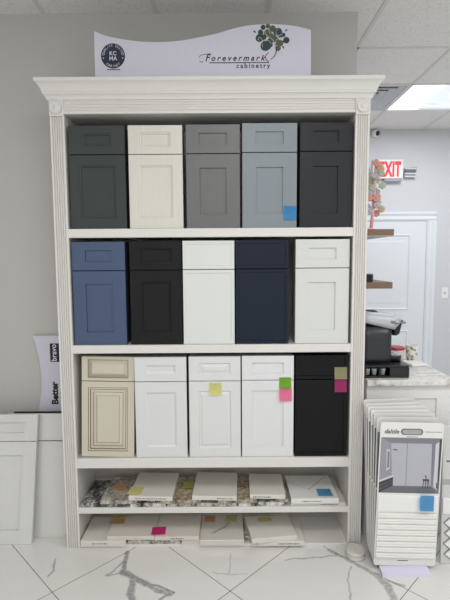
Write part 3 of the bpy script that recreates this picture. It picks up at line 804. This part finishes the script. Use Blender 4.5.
# neighbouring board with pointed hexagon tiles, cut by the picture's right edge
t = thing('mosaic_board', 'white display board with pointed hexagon tiles at the far right', 'display board', (1.188, -.150, .002), (-.10, -.03*-1, 0))
wb, ln = .31, .72
mesh_obj('face_panel', bbox_bm(0, wb, 0, .012, 0, ln, bev=.003), mat('pale_grey_board', (206, 206, 204), .5), t)
bm = BM(); z = .035
pts_hex = lambda x, z: [(x, z+.026), (x+.03, z+.052), (x+.12, z+.052), (x+.15, z+.026), (x+.12, z), (x+.03, z)]
gr = BM()
for k, zc in enumerate((.028, .082, .136, .190)):
    for q in range(2):
        x = .012+q*.152-(.0 if k % 2 else -.004)
        h = pts_hex(x, zc)
        if x+.15 > wb+.02: continue
        cx = sum(p[0] for p in h)/6; cz = sum(p[1] for p in h)/6
        prism(bm, [(cx+(a-cx)*.94, cz+(b-cz)*.90) for a, b in h], 'y', -.007, .001)
        prism(gr, [(cx+(a-cx)*1.03, cz+(b-cz)*1.06) for a, b in h], 'y', -.0025, .001)
mesh_obj('hexagon_tiles', bm, M_white, t); mesh_obj('grout_outline', gr, mat('outline_grey', (128, 128, 126), .6), t)
mesh_obj('strip_tile', bbox_bm(.004, wb-.004, -.006, .001, .262, .345, bev=.002), M_white, t)
bm = BM()
for k in range(3): box(bm, .004, wb-.004, -.003, .001, .415+k*.010, .421+k*.010)
mesh_obj('grey_stripes', bm, mat('stripe_grey', (176, 176, 176), .5), t)
bm = BM()
for x in (.022, .032, .046): box(bm, x, x+.008, -.0008, .0006, .532, .540)
mesh_obj('small_print', bm, M_dark, t)

# round white puck on the floor
t = thing('tape_roll', 'round white roll lying flat on the floor by the right pilaster', 'roll', (.763, -.078, 0))
M_tape = mat('offwhite_tape', (206, 203, 195), .4)
mesh_obj('roll_body', lathe(BM(), [(.050, .0), (.052, .003), (.052, .012), (.0505, .014), (.0505, .024), (.052, .026), (.052, .038), (.049, .041), (.043, .041), (.041, .038)], n=40), M_tape, t)
mesh_obj('roll_centre', lathe(BM(), [(.0405, .03), (.0405, .0385), (.036, .0395), (.02, .0385), (.004, .038)], n=36), mat('offwhite_lid', (216, 214, 207), .35), t)

# ------------------------------------------------------------------ counter with coffee machine
CX0, CX1, CY0, CY1 = .86, 1.355, .080, .650
t = thing('base_cabinet', 'white base cabinet under the stone counter beside the bookcase', 'cabinet', ((CX0+CX1)/2, CY0, 0))
hw = (CX1-CX0)/2
mesh_obj('cabinet_body', bbox_bm(-hw+.004, hw-.02, .045, .56, .0, .883), M_trim, t)
b2 = rings_front(2*hw-.024, .878, [(.235, .07, 0, 0)], thick=.018, x0=-hw+.004, z0=.004)
b2.free()
mesh_obj('end_panel', rings_front(2*hw-.024, .878, [(.075, .075, 0, 0), (.077, .077, .008, 0)], thick=.018, x0=-hw+.004, z0=.004, yf=.026), M_trim, t)
M_cab = mat('cabinet_white', (234, 233, 230), .4)
for o_ in t.children: o_.data.materials[0] = M_cab
M_top = granite('cream_grey_counter_stone', [(.34, (126, 122, 116)), (.42, (176, 172, 165)), (.48, (210, 207, 201)), (.58, (228, 226, 221)), (.7, (236, 235, 231))], 26, .2, (1, 2.2, 1))
o = mesh_obj('countertop', bbox_bm(CX0, CX1, CY0, CY1, .885, .920, bev=.004, seg=2), M_top)
tag(o, 'cream and grey speckled stone countertop on the white base cabinet', 'countertop')

ZT = .9205
# pod drawer
t = thing('pod_drawer', 'low black coffee pod drawer under the coffee machine', 'pod drawer', (.98, .125, ZT))
bm = BM()
box(bm, -.125, .128, 0, .33, .058, .070, bev=.004); box(bm, -.125, .128, .0, .33, 0, .010, bev=.002)
for x in (-.125, -.041, .118): box(bm, x, x+.010, 0, .33, .009, .059)
box(bm, .020, .120, .002, .30, .009, .059)
box(bm, -.120, .122, .32, .33, .009, .059)
mesh_obj('drawer_frame', bm, M_black, t)
for x in (-.100, -.060, -.012):
    mesh_obj('coffee_pod', lathe(BM(), [(.0125, .013), (.016, .046), (.0175, .047), (.0175, .050)], (x, .03, 0), 20), mat('pod_grey', (196, 198, 200), .4), t)
# machine
t = thing('coffee_machine', 'black pod coffee machine with silver head on the counter', 'coffee machine', (.965, .30, ZT+.0705))
M_mb = mat('machine_charcoal', (40, 42, 45), .35)
bm = BM()
def sect(z, x0, x1, y0, y1, r, n=6):
    pts = []
    for cx, cy, a0 in ((x1-r, y1-r, 0), (x0+r, y1-r, PI/2), (x0+r, y0+r, PI), (x1-r, y0+r, 1.5*PI)):
        for k in range(n):
            a = a0+PI/2*k/(n-1); pts.append((cx+r*math.cos(a), cy+r*math.sin(a), z))
    return pts
def loft(bm, secs, mi=0):
    prev = None; first = None
    for s_ in secs:
        vs = [bm.verts.new(p) for p in s_]
        if prev:
            n = len(vs)
            for i in range(n):
                f = bm.faces.new((prev[i], prev[(i+1) % n], vs[(i+1) % n], vs[i])); f.material_index = mi; f.smooth = True
        else: first = vs
        prev = vs
    bm.faces.new(first[::-1]).material_index = mi; bm.faces.new(prev).material_index = mi
loft(bm, [sect(0, -.10, .080, -.10, .10, .035), sect(.02, -.10, .078, -.10, .10, .035), sect(.14, -.10, .078, -.10, .10, .04), sect(.21, -.10, .080, -.10, .10, .04)])
mesh_obj('body', bm, M_mb, t)
bm = BM()
loft(bm, [sect(.0, .05, .142, -.085, .085, .04), sect(.030, .05, .145, -.085, .085, .04), sect(.034, .05, .142, -.083, .083, .04)])
b_ = mesh_obj('drip_tray', bm, M_black, t)
mesh_obj('drip_grille', prism(BM(), [p[:2] for p in sect(0, .084, .136, -.075, .075, .03)], 'z', .0345, .037), M_silver, b_)
bm = BM()
def tilt(sec, k): return [(x, y, z-(x-.0)*k) for x, y, z in sec]
loft(bm, [tilt(sect(.212, -.105, .096, -.104, .104, .045), .24), tilt(sect(.235, -.105, .120, -.106, .106, .05), .16), tilt(sect(.262, -.10, .135, -.102, .102, .05), .12), tilt(sect(.282, -.085, .115, -.085, .085, .05), .10), tilt(sect(.286, -.06, .09, -.06, .06, .04), .09)])
hd = mesh_obj('silver_head', bm, M_silver, t)
bm = BM()
loft(bm, [sect(.150, .095, .125, -.05, .05, .02), sect(.160, .090, .135, -.055, .055, .02), sect(.214, .085, .145, -.06, .06, .02), sect(.222, .085, .148, -.06, .06, .02)])
mesh_obj('brew_spout', bm, M_black, hd)
bm = BM()
tube(bm, catmull([(.06, -.112), (.11, -.118), (.150, -.09), (.165, -.03)], 4) and [(x, y, .240-(x-.06)*.10) for x, y in catmull([(.06, -.109), (.11, -.112), (.145, -.09), (.160, -.03), (.160, .03), (.145, .09), (.11, .112), (.06, .109)], 4)], .0065, 8)
mesh_obj('lift_handle', bm, mat('chrome', (150, 152, 156), .15, metal=.9), hd)
bm = BM(); loft(bm, [sect(.279, -.06, .02, -.035, .035, .02), sect(.296, -.05, .0, -.028, .028, .014)])
mesh_obj('top_button', bm, M_black, hd)
# things behind the machine
t = thing('food_tub', 'white tub with a red lid behind the coffee machine', 'tub', (1.195, .555, ZT))
mesh_obj('tub_body', lathe(BM(), [(.044, 0), (.047, .004), (.052, .074), (.052, .078)], n=28), mat('tub_cream', (226, 216, 206), .45), t)
mesh_obj('lid', lathe(BM(), [(.055, .0785), (.056, .088), (.051, .094), (.03, .096), (.004, .096)], n=28), mat('lid_red', (176, 46, 62), .4), t)
t = thing('paper_cup', 'patterned white paper cup at the back of the counter', 'cup', (1.303, .565, ZT))
def cup_mat():
    m, nt, b = new_mat('patterned_paper'); L = nt.links.new
    tc = nt.nodes.new('ShaderNodeTexCoord'); v = nt.nodes.new('ShaderNodeTexNoise'); v.inputs['Scale'].default_value = 34; v.inputs['Detail'].default_value = 2
    L(tc.outputs['Object'], v.inputs['Vector'])
    cr = nt.nodes.new('ShaderNodeValToRGB'); e = cr.color_ramp.elements
    e[0].position = .40; e[0].color = (*lin((128, 132, 112)), 1); e[1].position = .52; e[1].color = (*lin((228, 224, 214)), 1)
    L(v.outputs['Fac'], cr.inputs['Fac']); L(cr.outputs['Color'], b.inputs['Base Color']); b.inputs['Roughness'].default_value = .6
    return m
mesh_obj('cup_body', lathe(BM(), [(.030, 0), (.031, .002), (.040, .098), (.0375, .098), (.029, .006)], n=28), cup_mat(), t)
mesh_obj('rim', lathe(BM(), [(.040, .0975), (.042, .099), (.042, .102), (.0385, .103), (.038, .0985)], n=28, caps=False), M_white, t)
o = mesh_obj('napkin_stack', bbox_bm(-.055, .055, -.06, .06, 0, .016, bev=.004, seg=2), M_white, None, loc=(1.272, .440, ZT), rot=(0, 0, .15))
tag(o, 'low stack of white napkins in front of the paper cup', 'napkins')

# ------------------------------------------------------------------ floating brown shelves on the side of the wall block
M_wood = mat('brown_shelf_wood', (128, 102, 82), .5, var=.12, scale=(30, 4, 60), bump=.1)
M_woodu = mat('shelf_underside', (196, 192, 188), .6)
for z, lb in ((1.733, 'upper brown floating shelf carrying the pink ornament tree'), (1.398, 'lower brown floating shelf above the coffee machine')):
    t = thing('floating_shelf', lb, 'shelf', (.849, .50, z), group='brown floating shelves')
    mesh_obj('board', bbox_bm(0, .292, 0, .58, .004, .044, bev=.0015), M_wood, t)
    mesh_obj('underside', bbox_bm(.002, .290, .002, .578, 0, .0038), M_woodu, t)
# ornament tree
t = thing('ornament_tree', 'pink-stemmed tree hung with small coloured blooms on the upper shelf', 'ornament', (1.045, .62, 1.7772))
M_pink = mat('pink_stem', (246, 190, 192), .5)
bm = BM(); tube(bm, [(-.012, 0, .004), (-.004, .0, .10), (.004, 0, .24), (.008, 0, .36), (.012, 0, .455)], .011, 12, r2=.009)
mesh_obj('stem', bm, M_pink, t)
mesh_obj('base', lathe(BM(), [(.038, 0), (.038, .006), (.02, .014), (.013, .018)], (-.012, 0, 0), n=24), M_pink, t)
bc = [mat('bloom_sage', (186, 196, 166), .6), mat('bloom_greyblue', (188, 194, 202), .6), mat('bloom_coral', (226, 160, 150), .6), mat('bloom_tan', (204, 176, 146), .6), mat('bloom_mauve', (204, 186, 188), .6)]
blooms = [(.042, .40, 3), (-.030, .385, 1), (.030, .365, 0), (.034, .325, 0), (.040, .285, 0), (-.030, .29, 4), (-.024, .27, 0), (.022, .25, 1), (-.026, .24, 1), (.038, .215, 2), (-.030, .205, 2), (.030, .185, 1), (.018, .16, 4), (-.030, .15, 1), (.036, .135, 3), (-.028, .33, 0), (-.03, .12, 1), (.02, .11, 2), (.006, .20, 2), (-.004, .30, 4), (.008, .345, 1), (.0, .235, 4), (.004, .425, 2), (-.028, .36, 4), (.045, .375, 2)]
for k, (dx, dz, c) in enumerate(blooms):
    bm = BM(); dy = (-.020, .012, -.028, .022)[k % 4]
    x, y, z = dx*(1.2 if k % 3 else .75), dy, dz
    for q in range(6):
        a = 2*PI*q/6+.4*k
        blob(bm, (x+.0125*math.cos(a), y-.004, z+.0125*math.sin(a)), .0125, 1, (1, .7, 1))
    blob(bm, (x, y-.008, z), .009, 1)
    tube(bm, [(x, y, z), (x*.5, y*.5, z-.012), (.004, 0, z-.022)], .0022, 6)
    mesh_obj('bloom', bm, bc[c], t)
# black stacked box on the lower shelf
t = thing('black_caddy', 'small black ridged box on the lower brown shelf', 'box', (.985, .56, 1.4422))
bm = BM()
for k in range(4): box(bm, -.05, .042, -.03, .03, .002+k*.0115, .0115+k*.0115, bev=.002)
box(bm, -.046, .038, -.026, .026, 0, .046)
mesh_obj('ridged_body', bm, M_black, t)
bm = BM(); box(bm, -.05, .042, -.031, .031, .0485, .052, bev=.001); mesh_obj('lid', bm, M_dark, t)

# ------------------------------------------------------------------ fittings on the far wall
t = thing('exit_sign', 'white exit sign with red letters high on the far wall', 'exit sign', (1.880, FY, 2.47))
mesh_obj('housing', bbox_bm(-.165, .165, -.045, 0, 0, .205, bev=.006, seg=2), M_white, t)
mesh_obj('lettering', text_bm('EXIT', .215, offset=.010, spacing=1.08, M=Matrix.Translation((.022, -.0458, .028)) @ Matrix.Diagonal((.50, 1, 1, 1)), depth=.0006), mat('exit_red', (226, 48, 66), .5, emit=.3), t)
mesh_obj('lower_box', bbox_bm(-.04, .150, -.05, 0, -.034, -.001, bev=.003), mat('fitting_grey', (158, 160, 164), .5), t)
t = thing('emergency_lamp', 'small grey slatted wall fitting right of the exit sign', 'wall fitting', (2.125, FY, 2.535))
bm = BM()
M_f = mat('fitting_grey', (158, 160, 164), .5)
prism(bm, [(-.062, -.052), (.055, -.058), (.078, .060), (-.055, .052)], 'y', -.03, .002); mesh_obj('body', bm, M_f, t)
for z in (-.045, -.015, .015, .040):
    bm = BM(); prism(bm, [(-.06, z-.006), (.062, z-.008), (.068, z+.009), (-.058, z+.008)], 'y', -.045, -.0302); mesh_obj('slat', bm, mat('slat_pale', (206, 208, 212), .5) if z != .015 else mat('slat_dark', (112, 114, 118), .5), t)
t = thing('security_camera', 'small white security camera with black lens just below the ceiling', 'security camera', (1.738, FY, 2.958))
mesh_obj('housing', lathe(BM(), [(.042, 0), (.042, -.03), (.037, -.048), (.022, -.060)], n=28, axis='y'), M_white, t)
bm = BM(); lathe(bm, [(.021, -.058), (.020, -.070), (.012, -.076), (.003, -.078)], (.012, 0, -.006), n=24, axis='y')
for v in bm.verts: v.co.z *= 1.25
mesh_obj('lens', bm, M_black, t)
t = thing('light_switch', 'white toggle light switch plate on the wall right of the door', 'light switch', (2.575, FY, 1.195))
mesh_obj('plate', bbox_bm(-.038, .038, -.006, 0, -.062, .062, bev=.003, seg=2), M_white, t)
mesh_obj('toggle', prism(BM(), [(-.006, -.012), (-.020, .006), (-.017, .011), (-.006, .010)], 'x', -.006, .006), mat('toggle_grey', (196, 198, 200), .4), t)

# ------------------------------------------------------------------ light
def area(x, y, z, sx, sy, power, rgb=(1, .985, .965), rot=(0, 0, 0)):
    l = bpy.data.lights.new('ceiling_lamp', 'AREA'); l.shape = 'RECTANGLE'; l.size = sx; l.size_y = sy; l.energy = power; l.color = rgb
    o = bpy.data.objects.new('ceiling_lamp', l); col.objects.link(o); o.location = (x, y, z); o.rotation_euler = rot
    return o
area(.3, -1.9, 2.96, 1.1, .55, 24)
area(-2.2, -2.6, 2.96, 1.1, .55, 15)
area(2.3, -1.4, 2.96, 1.1, .55, 28, (.98, .98, 1))
area(.3, -3.8, 2.96, 1.1, .55, 26)
area(1.94, 1.78, 2.98, .55, .55, 13, (.95, .97, 1))
area(3.4, 1.3, 2.96, .55, .9, 22, (.95, .97, 1))
wd = bpy.data.worlds.new('daylight'); wd.use_nodes = True; scn.world = wd
bg = wd.node_tree.nodes['Background']; bg.inputs['Color'].default_value = (.97, .98, 1, 1); bg.inputs['Strength'].default_value = 1.05
scn.view_settings.view_transform = 'Standard'; scn.view_settings.look = 'None'; scn.view_settings.exposure = 0.0

# ------------------------------------------------------------------ camera
cam = bpy.data.cameras.new('camera'); co = bpy.data.objects.new('camera', cam); col.objects.link(co)
cam.sensor_fit = 'VERTICAL'; cam.sensor_height = 24; cam.lens = 24*450/600; cam.clip_start = .05
p = math.radians(5.2); r = math.radians(.36)
Fv = Vector((0, math.cos(p), -math.sin(p))); Uv = Vector((0, math.sin(p), math.cos(p))); Rv = Vector((1, 0, 0))
X = math.cos(r)*Rv-math.sin(r)*Uv; Y = math.sin(r)*Rv+math.cos(r)*Uv; Z = -Fv
mw = Matrix((X, Y, Z)).transposed().to_4x4(); mw.translation = (.0715, -2.365, 1.595)
co.matrix_world = mw
scn.camera = co
